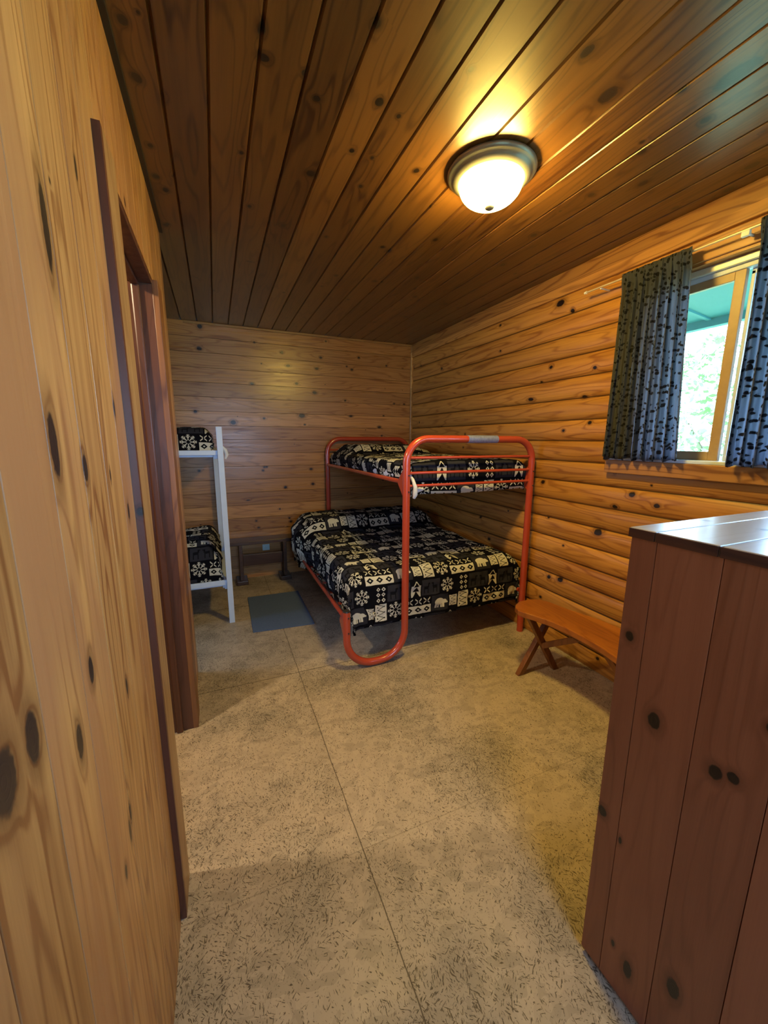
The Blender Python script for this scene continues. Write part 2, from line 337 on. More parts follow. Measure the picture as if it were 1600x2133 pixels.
def lodge_mat():
    """black lodge-print fleece: blocks of snowflakes, bears, diamonds, trees and deer"""
    t = NT('lodge_print_fleece'); u, v, _ = t.uvc()
    RH, TW = .262, .66
    row = (v / RH).floor(); uu = u + row * .29
    a = (uu / TW).fract() * TW; q = (v / RH).fract() * RH
    def blk(x0, x1, y0, y1):
        cx, cy, hx, hy = (x0 + x1) / 2, (y0 + y1) / 2, (x1 - x0) / 2, (y1 - y0) / 2
        p = (a - cx) / hx; r = (q - cy) / hy
        return p, r, ((p.abs()).max(r.abs()) < 1.)
    def AND(*m):
        o = m[0]
        for k in m[1:]: o = o * k
        return o
    white = None; gray = None; dk = None
    def addw(m):
        nonlocal white; white = m if white is None else white.max(m)
    def addg(m):
        nonlocal gray; gray = m if gray is None else gray.max(m)
    def addd(m):
        nonlocal dk; dk = m if dk is None else dk.max(m)
    def snow(x0, x1, y0, y1):
        p, r, ins = blk(x0, x1, y0, y1)
        ang = t.math('ARCTAN2', r, p); f = (ang / (PI / 4)+ .5).fract() - .5; th = f * (PI / 4); rad = (p * p + r * r).sqrt()
        lx = rad * t.math('COSINE', th); ly = (rad * t.math('SINE', th)).abs()
        arm = AND(ly < .055, lx < .95, lx > .2)
        barb = AND(((lx - ly - .50).abs()) < .06, ly < .21)
        barb2 = AND(((lx - ly - .74).abs()) < .05, ly < .15)
        addw(AND(ins, arm.max(barb).max(barb2)))
    def zig(x0, x1, y0, y1):
        p, r, ins = blk(x0, x1, y0, y1)
        tri = (((r * 1.5).fract() - .5).abs() * 2. - .5) * 1.1
        line = (p - tri).abs() < .13
        dot = AND((((r * 1.5 + .5).fract() - .5).abs() * .75 + (p.abs() - .62).abs()) < .13)
        addw(AND(ins, 1 - line.max(dot)))
    def diam(x0, x1, y0, y1, nx, ny):
        p, r, ins = blk(x0, x1, y0, y1)
        fx = ((p * .5 + .5) * float(nx)).fract() - .5; fy = ((r * .5 + .5) * float(ny)).fract() - .5
        d = fx.abs() + fy.abs()
        addw(AND(ins, d < .40, d > .17)); 
    def strip(x0, x1, y0, y1, nx):
        p, r, ins = blk(x0, x1, y0, y1)
        fx = ((p * .5 + .5) * float(nx)).fract() - .5
        d = fx.abs() * .9 + (r * .5).abs()
        addw(AND(ins, 1 - AND(d < .34, d > .12)))
    def flow(x0, x1, y0, y1, nx):
        p, r, ins = blk(x0, x1, y0, y1)
        fx = ((p * .5 + .5) * float(nx)).fract() - .5; fy = r * .5
        addw(AND(ins, (fx.abs() - fy.abs()).abs() < .09, fx.abs() < .36, fx.abs() > .07))
    def tree(x0, x1, y0, y1):
        p, r, ins = blk(x0, x1, y0, y1)
        w = (1 - (r * 1.5 + 1.5).fract()) * .62 + .12 - r * .12
        addw(AND(ins, p.abs() > w, r < .45)); addw(AND(ins, (p.abs() - w).abs() < .10))
    def beast(x0, x1, y0, y1, fn, flip=1.):
        p, r, ins = blk(x0, x1, y0, y1); p = p * flip
        def el(cx, cy, rx, ry):
            A = (p - cx) / rx; B = (r - cy) / ry
            return (A * A + B * B) < 1.
        m = el(-.08, .12, .62, .45).max(el(.62, .06, .26, .26)).max(el(.86, -.06, .13, .12))
        for lx, ww in ((-.52, .13), (-.22, .10), (.18, .10), (.44, .12)):
            m = m.max(AND((p - lx).abs() < ww, r < .1, r > -.72))
        fn(AND(ins, m))
    def deer(x0, x1, y0, y1):
        p, r, ins = blk(x0, x1, y0, y1); addg(ins); 
        pp = (p.abs() - .5)
        m = AND(pp.abs() < .24, (r + .02).abs() < .2).max(AND((pp.abs() - .2).abs() < .045, r < 0., r > -.75)).max(AND((pp + .24).abs() < .07, r > 0., r < .55)).max(AND((pp + .30).abs() < .11, (r - .48).abs() < .10))
        addd(AND(ins, m))
    zig(.0, .085, .0, .12); snow(.09, .215, .0, .125); flow(.225, .43, .065, .12, 3); strip(.225, .43, .0, .06, 3)
    _, _, bi = blk(.435, .575, .0, .12); addg(bi * .8); beast(.44, .57, .005, .115, addw); zig(.585, .65, .02, .10)
    diam(.005, .08, .13, .245, 2, 3); deer(.09, .26, .13, .245); tree(.27, .345, .13, .245); deer(.355, .50, .13, .245); snow(.51, .62, .13, .245)
    col = t.mixc(gray, (.0055, .0055, .008), (.028, .028, .037))
    col = t.mixc(dk * .8, col, (.004, .004, .005))
    wc = t.mixc(t.noise(t.xyz(u, v, 0.), 3., 2.), (.52, .53, .52), (.56, .52, .38))
    col = t.mixc(white, col, wc)
    fz = t.noise(t.xyz(u, v, 0.), 900., 2.)
    t.bsdf(col, 1., 0, 0, fz, .4, .001, .04)
    return t.m
m_lodge = lodge_mat()

def curtain_mat():
    t = NT('printed_curtain_cloth'); u, v, _ = t.uvc()
    n = t.noise(t.xyz(u * 40., v * 40., 0.), 1., 3.)
    vd, vc = t.voro(t.xyz(u + (n - .5) * .02, v * 1.15 + (n - .5) * .02), 40.)
    sp = t.ss(vd + (n - .5) * .35, .27, .36, 1., 0.) * (vc[0] > .32)
    col = t.mixc(sp * .9, (.06, .063, .06), (.012, .012, .014))
    b = t.n('ShaderNodeBsdfPrincipled'); t.set(b.inputs['Base Color'], col); b.inputs['Roughness'].default_value = .85; b.inputs['Specular IOR Level'].default_value = .2
    tr = t.n('ShaderNodeBsdfTranslucent'); t.set(tr.inputs[0], t.mixc(sp * .9, (.50, .55, .66), (.03, .03, .035)))
    mx = t.n('ShaderNodeMixShader'); mx.inputs[0].default_value = .5
    t.t.links.new(b.outputs[0], mx.inputs[1]); t.t.links.new(tr.outputs[0], mx.inputs[2]); t.t.links.new(mx.outputs[0], t.out.inputs[0])
    return t.m
m_curt = curtain_mat()

def glass_mat():
    t = NT('window_glass'); lw = t.n('ShaderNodeLayerWeight'); lw.inputs[0].default_value = .25
    tr = t.n('ShaderNodeBsdfTransparent'); gl = t.n('ShaderNodeBsdfGlossy'); gl.inputs['Roughness'].default_value = .02
    mx = t.n('ShaderNodeMixShader'); t.set(mx.inputs[0], X(t, lw.outputs['Fresnel']) * .5)
    t.t.links.new(tr.outputs[0], mx.inputs[1]); t.t.links.new(gl.outputs[0], mx.inputs[2]); t.t.links.new(mx.outputs[0], t.out.inputs[0]); return t.m
m_glass = glass_mat()

def emis(name, col, st):
    t = NT(name); e = t.n('ShaderNodeEmission'); e.inputs[0].default_value = (*col, 1); e.inputs[1].default_value = st
    t.t.links.new(e.outputs[0], t.out.inputs[0]); return t.m

def rug_mat():
    t = NT('blue_grey_mat'); x, y, z = t.obj(); n = t.noise(t.xyz(x, y, z), 160., 3.)
    t.bsdf(t.mixc(n, (.07, .10, .19), (.12, .17, .28)), .95, 0, 0, n, .6, .003, .1); return t.m
m_rug = rug_mat()

# ------------------------------------------------------------------ room shell
def slab_profile(mb, along, across, depth_fn, a0, a1, l0, l1, back, n_per=1):
    """surface extruded along one axis; depth_fn gives list of (across, face position)"""
    pts = depth_fn
    vs = []; ax3 = 3 - along - across
    def mk(a, d, l):
        p = [0, 0, 0]; p[across] = a; p[ax3] = d; p[along] = l; return p
    for l in (l0, l1):
        for a, d in pts: vs.append(mk(a, d, l))
    n = len(pts)
    mb.add(vs, [(i, i + 1, n + i + 1, n + i) for i in range(n - 1)])
    # back face and sides
    a_, b_ = pts[0][0], pts[-1][0]
    q = [mk(a_, back, l0), mk(b_, back, l0), mk(b_, back, l1), mk(a_, back, l1)]
    mb.add(q, [(0, 1, 2, 3)])
    mb.add([mk(a_, pts[0][1], l0), mk(a_, pts[0][1], l1), mk(a_, back, l1), mk(a_, back, l0)], [(0, 1, 2, 3)])
    mb.add([mk(b_, pts[-1][1], l0), mk(b_, pts[-1][1], l1), mk(b_, back, l1), mk(b_, back, l0)], [(0, 1, 2, 3)])
    for k in (0, 1):
        mb.add([vs[k * n + i] for i in range(n)] + [mk(b_, back, (l0, l1)[k]), mk(a_, back, (l0, l1)[k])], [list(range(n + 2))])

def grooved(a0, a1, seams, face, into, w=.004, d=.005):
    """flat boards with V grooves; 'into' is the sign of the direction into the board"""
    pts = [(a0, face)]
    for s in sorted(seams):
        if a0 + w < s < a1 - w: pts += [(s - w, face), (s, face + into * d), (s + w, face)]
    pts.append((a1, face)); return pts

def logs(a0, a1, off, pitch, face, into, bulge, nseg=10):
    pts = []; k0 = math.floor((a0 - off) / pitch + 1e-6); k1 = math.ceil((a1 - off) / pitch - 1e-6)
    for k in range(k0, k1):
        for i in range(nseg + 1):
            t = i / nseg; a = off + (k + t) * pitch
            if a < a0 - 1e-6 or a > a1 + 1e-6 or (i == 0 and pts): continue
            h = (1 - abs(2 * t - 1) ** 2.6) ** .8
            pts.append((a, face - into * bulge * h))
    return pts

mb = MB(); mb.box(-2.6, 2.45, -1.6, 4.5, -.12, 0); tag(mb.build('floor', m_floor), kind='structure')
mb = MB()
slab_profile(mb, 1, 0, grooved(-2.5, 2.4, [-.082 + P * k for k in range(-17, 18)] + [], ZC, 1, .006, .011), 0, 0, -1.5, 4.45, ZC + .12)
ce = mb.build('ceiling', m_ceil); tag(ce, kind='structure')
# back wall
mb = MB(); slab_profile(mb, 0, 2, grooved(0, ZC, [ZC - P * k for k in range(1, 19)], YB, 1, .002, .0025), 0, 0, -2.5, 2.4, YB + .14)
tag(mb.build('wall_back', m_back), kind='structure')
# right wall with two window openings
W1 = (.02, 1.48, 1.405, 2.335); W2 = (-1.15, -.2, 1.25, 2.2)
off = .40 - 3 * P
mb = MB()
def rlog(z0, z1, y0, y1): slab_profile(mb, 1, 2, logs(z0, z1, off, P, XR, 1, .020), 0, 0, y0, y1, XR + .12)
rlog(0, ZC, W1[1], YB); rlog(0, ZC, W2[1], W1[0]); rlog(0, ZC, -1.4, W2[0])
for W in (W1, W2): rlog(0, W[2], W[0], W[1]); rlog(W[3], ZC, W[0], W[1])
tag(mb.build('wall_right', m_right), kind='structure')
# left wall with the doorway (Y 1.15 to 2.06)
D0, D1, DH = 1.15, 2.06, 2.165
mb = MB(); XLB = XL - .085
sm_ = [.51 + .134 * k for k in range(-16, 16)]
slab_profile(mb, 2, 1, grooved(-1.4, D0, sm_, XL, -1, .0018, .0025), 0, 0, 0, ZC, XLB)
slab_profile(mb, 2, 1, grooved(D0, D1, sm_, XL, -1, .0018, .0025), 0, 0, DH, ZC, XLB)
slab_profile(mb, 2, 1, grooved(D1, 2.6, [2.2, 2.33, 2.46], XL, -1, .0018, .0025), 0, 0, 0, ZC, XLB)
tag(mb.build('wall_left', m_left), kind='structure')
mb = MB(); mb.box(-2.4, XLB, 2.52, 2.6, 0, ZC); tag(mb.build('wall_partition', m_back), kind='structure')
WA = (2.95, 4.15, 1.2, 2.15)
mb = MB(); mb.box(-2.5, -2.4, -1.4, WA[0], 0, ZC).box(-2.5, -2.4, WA[1], YB, 0, ZC).box(-2.5, -2.4, WA[0], WA[1], 0, WA[2]).box(-2.5, -2.4, WA[0], WA[1], WA[3], ZC)
tag(mb.build('wall_far_left', m_back), kind='structure')
ED = (-.1, .84, .95, 2.05)   # unseen window added in the wall behind the camera for daylight
mb = MB(); mb.box(-2.5, ED[0], -1.5, -1.4, 0, ZC).box(ED[1], 2.34, -1.5, -1.4, 0, ZC).box(ED[0], ED[1], -1.5, -1.4, ED[3], ZC).box(ED[0], ED[1], -1.5, -1.4, 0, ED[2])
tag(mb.build('wall_front', m_back), kind='structure')

# thin trims
mb = MB(); mb.box(XL, XR - .012, YB - .014, YB, ZC - .024, ZC); tag(mb.build('trim_1', m_trimx, bevel=.004), kind='structure')
mb = MB(); mb.box(XR - .036, XR - .004, YB - .026, YB, 0, ZC - .024); tag(mb.build('trim_2', m_trimx, bevel=.006), kind='structure')
mb = MB(); mb.box(XR - .032, XR, -1.4, YB - .03, 2.445, ZC); tag(mb.build('trim_3', m_trim, bevel=.004), kind='structure')
# black strip standing in for the shadowed gap between left wall and ceiling
mb = MB(); mb.box(XL, XL + .018, -1.4, 2.6, ZC - .012, ZC); tag(mb.build('gap_shade_strip', m_cap), kind='structure')

# doorway lining
m_farc = wood('far_casing_pine', (.36, .15, .05), (.18, .06, .02), KN, 2, 0, .5, -.4, dens=0, rough=.4, ring=.5, contrast=1.2)
dr = thing('door_1', (XL, D1, 0), kind='structure')
def at(o): return Vector(o.location)
o_ = at(dr)
MB(o_).box(XLB - .012, XL - .001, D1 - .003, D1 + .02, 0, DH).build('jamb', m_jamb, dr, .002)
MB(o_).box(XLB + .004, XLB + .034, D1 - .018, D1 - .003, 0, DH).build('door_stop', m_jamb, dr, .006)
MB(o_).box(XL - .004, XL + .020, D1 - .004, D1 + .13, 0, DH).build('far_casing', m_farc, dr, .002)
MB(o_).box(XLB - .01, XL - .002, D0, D1 - .003, DH - .018, DH + .0).build('head_jamb', m_jamb, dr, .002)
MB(o_).box(XLB + .004, XLB + .034, D0, D1 - .003, DH - .032, DH - .018).build('head_stop', m_jamb, dr, .003)
m_edge = wood('casing_face', (.58, .36, .15), (.36, .17, .06), KN, 2, 1, .5, 0, dens=0, rough=.35, ring=.3)
m_near = wood('casing_shaded', (.19, .058, .03), (.11, .034, .018), KN, 2, 0, .5, -.4, knots=[(1.315, -.188, .009, 1.2)], dens=0, rough=.4, ring=.25, contrast=.6)  # casing edge facing away from the light, shade put into this brown
MB(o_).box(XLB, XL + .0165, D0 + .0005, D0 + .02, 0, DH + .012).build('near_casing_edge', m_near, dr)
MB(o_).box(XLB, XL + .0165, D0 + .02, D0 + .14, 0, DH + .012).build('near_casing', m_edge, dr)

# ------------------------------------------------------------------ window 1 (right wall)
wn = thing('window_1', (XR, 1., 1.4), kind='structure'); o_ = at(wn)
y0, y1, z0, z1 = W1
MB(o_).box(2.165, 2.22, -.05, 1.665, 1.312, 1.388).build('apron', m_trim, wn, .004)
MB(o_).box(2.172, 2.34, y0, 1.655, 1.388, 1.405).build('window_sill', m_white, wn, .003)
MB(o_).box(2.178, 2.218, y0 - .06, 1.56, 2.335, 2.43).build('head_casing', m_trim, wn, .003)
MB(o_).box(2.19, 2.34, y0, y1, 2.322, 2.336).build('head_lining', m_trim, wn)
MB(o_).box(2.235, 2.30, y0, y1, 2.292, 2.322).build('head_track', m_alu, wn, .003)
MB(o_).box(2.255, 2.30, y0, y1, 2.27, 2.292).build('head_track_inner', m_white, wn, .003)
f = MB(o_); f.box(2.262, 2.285, 1.135, 1.178, 1.405, 2.27).box(2.262, 2.285, y1 - .04, y1, 1.405, 2.27).box(2.262, 2.285, 1.178, y1 - .04, 1.405, 1.448).box(2.262, 2.285, 1.178, y1 - .04, 2.232, 2.27)
sash = f.build('window_sash', m_sash, wn, .002)
g = MB(o_); g.box(2.270, 2.274, 1.178, y1 - .04, 1.448, 2.232); g.build('pane', m_glass, sash)
f = MB(o_); f.box(2.29, 2.31, 1.113, 1.128, 1.43, 2.26).box(2.29, 2.31, y0, y0 + .03, 1.43, 2.26).box(2.29, 2.31, y0, 1.128, 1.405, 1.43).box(2.29, 2.31, y0, 1.128, 2.245, 2.27)
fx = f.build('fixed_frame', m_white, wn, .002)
g = MB(o_); g.box(2.298, 2.302, y0 + .03, 1.113, 1.43, 2.245); g.build('pane', m_glass, fx)
w4 = thing('added_window_4', ((ED[0] + ED[1]) / 2, -1.45, ED[2]), kind='structure'); o_ = at(w4)
f = MB(o_)
for b in ((ED[0], ED[1], ED[2], ED[2] + .04), (ED[0], ED[1], ED[3] - .04, ED[3]), (ED[0], ED[0] + .04, ED[2] + .04, ED[3] - .04), (ED[1] - .04, ED[1], ED[2] + .04, ED[3] - .04)):
    f.box(b[0], b[1], -1.47, -1.43, b[2], b[3])
f.build('window_frame', m_sash, w4, .002); MB(o_).box(ED[0] + .04, ED[1] - .04, -1.452, -1.448, ED[2] + .04, ED[3] - .04).build('pane', m_glass, w4)
# unseen, added for light: window 2 (kitchen side, behind the camera) and window 3 (alcove)
w2 = thing('added_window_2', (XR + .08, (W2[0] + W2[1]) / 2, W2[2]), kind='structure'); o_ = at(w2)
f = MB(o_)
for b in ((W2[0], W2[1], W2[2], W2[2] + .04), (W2[0], W2[1], W2[3] - .04, W2[3]), (W2[0], W2[0] + .04, W2[2] + .04, W2[3] - .04), (W2[1] - .04, W2[1], W2[2] + .04, W2[3] - .04)):
    f.box(XR + .06, XR + .09, b[0], b[1], b[2], b[3])
f.build('window_frame', m_sash, w2, .002); MB(o_).box(XR + .072, XR + .076, W2[0] + .04, W2[1] - .04, W2[2] + .04, W2[3] - .04).build('pane', m_glass, w2)
w3 = thing('added_window_3', (-2.45, 3.6, WA[2]), kind='structure'); o_ = at(w3)
f = MB(o_)
for b in ((WA[0], WA[1], WA[2], WA[2] + .04), (WA[0], WA[1], WA[3] - .04, WA[3]), (WA[0], WA[0] + .04, WA[2] + .04, WA[3] - .04), (WA[1] - .04, WA[1], WA[2] + .04, WA[3] - .04)):
    f.box(-2.47, -2.43, b[0], b[1], b[2], b[3])
f.build('window_frame', m_sash, w3, .002); MB(o_).box(-2.452, -2.448, WA[0] + .04, WA[1] - .04, WA[2] + .04, WA[3] - .04).build('pane', m_glass, w3)

# ------------------------------------------------------------------ curtains and rod
def curtain(yl, yr, yl2, yr2, zt, zb, folds, ph, label, name='curtain'):
    xc = 2.125
    t = MB((xc, (yl + yr) / 2, zb))
    def fn(u, v):
        # v: 0 bottom .. 1 top
        a = yl2 + (yl - yl2) * v; b = yr2 + (yr - yr2) * v
        w = a + (b - a) * u
        amp = .017 * (1 - v * .45)
        s = 2 * PI * folds * u + ph
        x = xc + amp * math.sin(s + .5 * math.sin(v * 3 + ph)) + .006 * math.sin(s * 2.3 + v * 4) + .004 * math.sin(s * 5.1)
        y = w + .008 * math.cos(s) * (1 - v * .3)
        z = zb + (zt - zb) * v + (.006 * math.sin(s * .7 + 1) + .003 * math.sin(s * 2)) * (1 - v)
        k = sst(v, .90, .985); x = x + (xc - .015 + (x - xc) * .3 - x) * k
        return (x, y, z)
    W = abs(yr2 - yl2) * 1.7; H = zt - zb
    t.grid(fn, 150, 40, True, lambda u, v: (u * W, v * H))
    o = t.build(name, m_curt, solid=.0018, off=0)
    return tag(o, label, 'curtain')
curtain(1.632, 1.295, 1.662, 1.245, 2.394, 1.397, 7.5, .6, 'black and grey printed curtain at the left side of the window, nearest the bunk bed')
curtain(1.04, .84, 1.036, .82, 2.396, 1.393, 4.5, 2.2, 'black and grey printed curtain at the right side of the window')
rod = thing('curtain_rod', (2.125, 1.2, 2.385), 'thin pale metal curtain rod mounted above the window', 'curtain rod'); o_ = at(rod)
MB(o_).tube([(2.125, 1.875, 2.378), (2.125, -.1, 2.378)], .0055, 12).build('rod', m_rodm, rod)
MB(o_).tube([(2.125, 1.873, 2.378), (2.125, 1.888, 2.378)], [.009, .007], 12).build('end_cap', m_plast, rod)
MB(o_).tube([(2.125, 1.09, 2.366), (2.185, 1.09, 2.366)], .006, 10).box(2.117, 2.133, 1.075, 1.105, 2.352, 2.374).build('bracket', m_plast, rod, .003)
MB(o_).tube([(2.125, 1.78, 2.371), (2.205, 1.78, 2.371)], .0045, 10).build('bracket', m_plast, rod)

# ------------------------------------------------------------------ ceiling lamp
lx, ly = 1.12, 1.515
lamp = thing('ceiling_lamp', (lx, ly, ZC), 'round flush ceiling lamp, lit, with brushed metal pan and frosted glass bowl', 'lamp'); o_ = at(lamp)
pan = [(.0, -.002), (.172, -.002), (.178, -.008), (.178, -.016), (.170, -.024), (.160, -.028), (.156, -.034), (.150, -.040), (.138, -.046), (.130, -.050), (.127, -.046), (.0, -.030)]
MB(o_).lathe(pan, (lx, ly, ZC), 64).build('pan', m_pan, lamp)
bowl = [(.1285, -.046)] + [(.1285 * math.cos(a) ** .85 if a < 1.57 else 0, -.048 - .083 * math.sin(a)) for a in [PI / 2 * k / 14 for k in range(1, 15)]]
m_bowl = emis('lit_frosted_glass', (1., .69, .14), 120.)
MB(o_).lathe(bowl, (lx, ly, ZC), 64).build('glass_bowl', m_bowl, lamp)
MB(o_).lathe([(.0, -.127), (.017, -.128), (.020, -.134), (.018, -.140), (.010, -.145), (0, -.147)], (lx, ly, ZC), 24).build('finial', m_pan, lamp)

# ------------------------------------------------------------------ quilts
def nz(x, y, z, s=1.): return mnoise.noise(Vector((x * s, y * s, z * s)))
def quilt(mb, x0, x1, y0, y1, zt, hems, r=.06, res=.016, bump=None, warp=None, uo=(0, 0), wr=.006):
    """cloth laid over a mattress: hems = drop on (left, right, foot, head)"""
    hl, hr, hf, hh = hems; W = x1 - x0; L = y1 - y0
    def prof(s, S, ha, hb):
        # s runs from -ha to S+hb ; returns position 0..S and drop
        q = r * PI / 2
        def edge(e, h):      # e = distance in from the edge (negative = hanging)
            e2 = e + (q - r)
            if e2 >= q: return e, 0.
            if e2 >= 0:
                a = (q - e2) / r; return r - r * math.sin(a), r - r * math.cos(a)
            return 0., r - e2
        if s < S / 2:
            p, d = edge(s, ha); return p, d
        p, d = edge(S - s, hb); return S - p, d
    nu = int((W + hl + hr) / res); nv = int((L + hf + hh) / res)
    def fn(u, v):
        s = -hl + u * (W + hl + hr); t = -hf + v * (L + hf + hh)
        px, dx = prof(s, W, hl, hr); py, dy = prof(t, L, hf, hh)
        d = max(dx, dy) + min(dx, dy) * .12
        x, y, z = x0 + px, y0 + py, zt - d
        side = min(1., max(dx, dy) / r)
        z += (nz(x, y, 1, 5) * wr * 1.6 + nz(x, y, 4, 16) * wr * .8) * (1 - side)
        if dx > r * .6:
            k = nz(0, y, z, 9) * wr * 2.2 + nz(3, y, z, 25) * wr; x += -k if s < W / 2 else k
        if dy > r * .6:
            k = nz(x, 0, z, 9) * wr * 2.2 + nz(x, 5, z, 25) * wr; y += -abs(k) if t < L / 2 else 0
        if dx > r and dy > r:    # gathered corner
            c = math.sin((s - t) * 90) * .012; x += (-1 if s < W / 2 else 1) * (.004 + c * .5); y += c * .5
        if bump: z += bump(x, y) * (1 - side * .55)
        if warp: x, y, z = warp(x, y, z, d, s < W / 2)
        return (x, y, z)
    mb.grid(fn, nu, nv, True, lambda u, v: (uo[0] - hl + u * (W + hl + hr), uo[1] - hf + v * (L + hf + hh)))


# ------------------------------------------------------------------ red bunk bed
YF, YH = 2.24, 4.27
bed = thing('bunk_bed', (1.4, 3.2, 0), 'red tubular metal bunk bed, narrow bunk above a wide one, in the back right corner', 'bunk bed'); o_ = at(bed)
R_ = .0245
path = fillet([(.700, YF, .415), (.700, YF, .026), (1.118, YF, .026), (1.112, YF, 1.505), (2.14, YF, 1.505), (2.145, YF, .0)], [.19, .19, .15, .15], 12)
MB(o_).tube(path, R_, 18).build('foot_frame', m_redp, bed)
path = fillet([(1.14, YH, .0), (1.14, YH, 1.505), (2.14, YH, 1.505), (2.145, YH, .0)], [.15, .15], 12)
MB(o_).tube([(.70, YH, .335), (1.14, YH, .335)], .0165, 12).build('head_stretcher', m_redp, bed)
MB(o_).tube(path, R_, 18).build('head_frame', m_redp, bed)
for y in (YF, YH):
    for z in ((1.385, 1.288, 1.205) if y == YF else (1.385,)):
        MB(o_).tube([(1.125, y, z), (2.14, y, z)], .0095, 10).build('rung', m_redp, bed)
MB(o_).tube([(1.565, YF, 1.505), (1.81, YF, 1.505)], R_ + .0022, 18).build('tape_wrap', m_tape, bed)
def rail(x, z):
    MB(o_).tube([(x, YF + .03, z), (x, YH - .02, z)], .0165, 12).build('side_rail', m_redp, bed)
rail(1.135, 1.222); rail(2.14, 1.222); rail(.715, .335); rail(2.14, .335)
def gusset(x, z, y=YF):
    g = MB(o_)
    g.add([(x - .024, y + .012, z + .085), (x - .024, y + .012, z - .085), (x - .024, y + .085, z - .012), (x - .024, y + .085, z + .012),
           (x + .002, y + .012, z + .085), (x + .002, y + .012, z - .085), (x + .002, y + .085, z - .012), (x + .002, y + .085, z + .012)],
          [(0, 1, 2, 3), (4, 7, 6, 5), (0, 4, 5, 1), (1, 5, 6, 2), (2, 6, 7, 3), (3, 7, 4, 0)])
    gs = g.build('rail_bracket', m_redp, bed, .004)
    for dz in (.05, -.055):
        MB(o_).lathe([(0, 0)], (0, 0, 0), 3) if 0 else None
        MB(o_).tube([(x + .004, y - .0235, z + dz), (x + .004, y - .0275, z + dz)], [.006, .005], 10).build('bolt', m_bolt, gs)
gusset(1.115, 1.225); gusset(2.14, 1.225); gusset(.702, .33)
MB(o_).tube([(.700, YF, .412), (.700, YF, .424)], [.0245, .021], 18).build('end_cap', m_cap, bed)
for z, xa in ((1.214, 1.135), (.325, .715)):
    for k in range(9):
        y = YF + .12 + k * .225; MB(o_).bar((xa + .03, y, z), (2.13, y, z), .03, .008).build('slat', m_redp, bed)

# lower quilt
def lb_bump(x, y):
    e = math.exp(-((x - 1.08) / .34) ** 2) + math.exp(-((x - 1.80) / .34) ** 2)
    return sst(y, 3.52, 3.68) * .125 * min(1, e + .3) * (1 - .35 * sst(y, 4.0, 4.25))
def lb_warp(x, y, z, d, left):
    if left and y > 3.3:
        k = sst(y, 3.42, 3.72) * (1 - sst(y, 3.98, 4.1)); x -= .085 * k * min(1, d / .08 + .12) * (1 if x < 1.0 else 0) * (1 - sst(x, .78, 1.0))
    if d > .2 and left and x < .9: x += .03 * sst(d, .2, .3); z -= .07 * sst(y, 3.45, 3.8) * (1 - sst(y, 3.98, 4.1)) * sst(d, .1, .3)
    if y < 2.4: z += .0
    return x, y, z
lq = thing('mattress', (1.45, 3.25, .35), 'wide lower mattress under a black and white lodge-print blanket', 'mattress'); o_ = at(lq)
MB(o_).box(.80, 2.11, 2.33, 4.2, .333, .575).build('mattress_core', m_sheet, lq, .04, 3)
q = MB(o_); quilt(q, .740, 2.128, 2.292, 4.225, .622, (.30, .22, .33, .2), .09, .014, lb_bump, lb_warp, (.483, .30), .009)
q.build('blanket', m_lodge, lq, solid=.006, off=-1)
# upper quilt
def ub_bump(x, y): return sst(y, 3.55, 3.72) * .095 * sst(x, 1.16, 1.34) * (1 - .5 * sst(x, 1.85, 2.1)) + .02 * math.sin((x - 1.15) * 3.1) * (1 - sst(y, 3.3, 3.6))
def ub_warp(x, y, z, d, left):
    if left and d > .05 and x < 1.3: x += .012 * sst(d, .05, .12)
    if y < 2.4: z -= .02 * math.exp(-((x - 1.62) / .35) ** 2) * sst(d, .05, .15)
    return x, y, z
uq = thing('mattress', (1.64, 3.25, 1.22), 'narrow upper mattress under a lodge-print blanket, inside the red bed frame', 'mattress'); o_ = at(uq)
MB(o_).box(1.17, 2.10, 2.31, 4.2, 1.218, 1.325).build('mattress_core', m_sheet, uq, .03, 3)
q = MB(o_); quilt(q, 1.158, 2.108, 2.275, 4.225, 1.352, (.11, .10, .185, .1), .045, .014, ub_bump, ub_warp, (.44, .49), .006)
q.build('blanket', m_lodge, uq, solid=.005, off=-1)
kn = MB(o_)
kn.tube([(1.150, 2.262, 1.275), (1.156, 2.235, 1.245), (1.168, 2.222, 1.20), (1.170, 2.226, 1.15), (1.166, 2.234, 1.125)], [.006, .011, .013, .017, .010], 12)
kn.tube([(1.170, 2.255, 1.215), (1.195, 2.268, 1.17), (1.25, 2.285, 1.176), (1.30, 2.30, 1.19)], [.010, .020, .015, .004], 10)
kn.build('sheet_corner', m_sheet, uq)

# ------------------------------------------------------------------ white bunk bed in the alcove
wb = thing('bunk_bed', (-.9, 3.75, 0), 'white painted wooden bunk bed seen behind the doorway post at left', 'bunk bed'); o_ = at(wb)
for x, y in ((.012, 3.26), (-.028, 4.23), (-1.92, 3.26), (-1.92, 4.23)):
    zt = 1.59 if y < 4 else 1.37
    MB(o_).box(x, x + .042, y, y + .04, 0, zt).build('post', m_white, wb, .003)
for z in ((1.375, 1.412), (.325, .365)):
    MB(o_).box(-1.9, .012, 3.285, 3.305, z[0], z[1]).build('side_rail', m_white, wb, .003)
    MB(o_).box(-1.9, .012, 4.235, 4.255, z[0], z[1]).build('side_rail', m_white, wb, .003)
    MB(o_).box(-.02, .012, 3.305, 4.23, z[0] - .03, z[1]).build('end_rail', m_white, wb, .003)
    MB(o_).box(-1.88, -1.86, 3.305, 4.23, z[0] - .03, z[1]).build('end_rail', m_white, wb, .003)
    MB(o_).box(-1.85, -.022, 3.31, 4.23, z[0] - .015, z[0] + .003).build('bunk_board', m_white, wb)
MB(o_).box(-.006, .012, 3.30, 3.36, .285, .33).build('cleat', m_white, wb, .003)
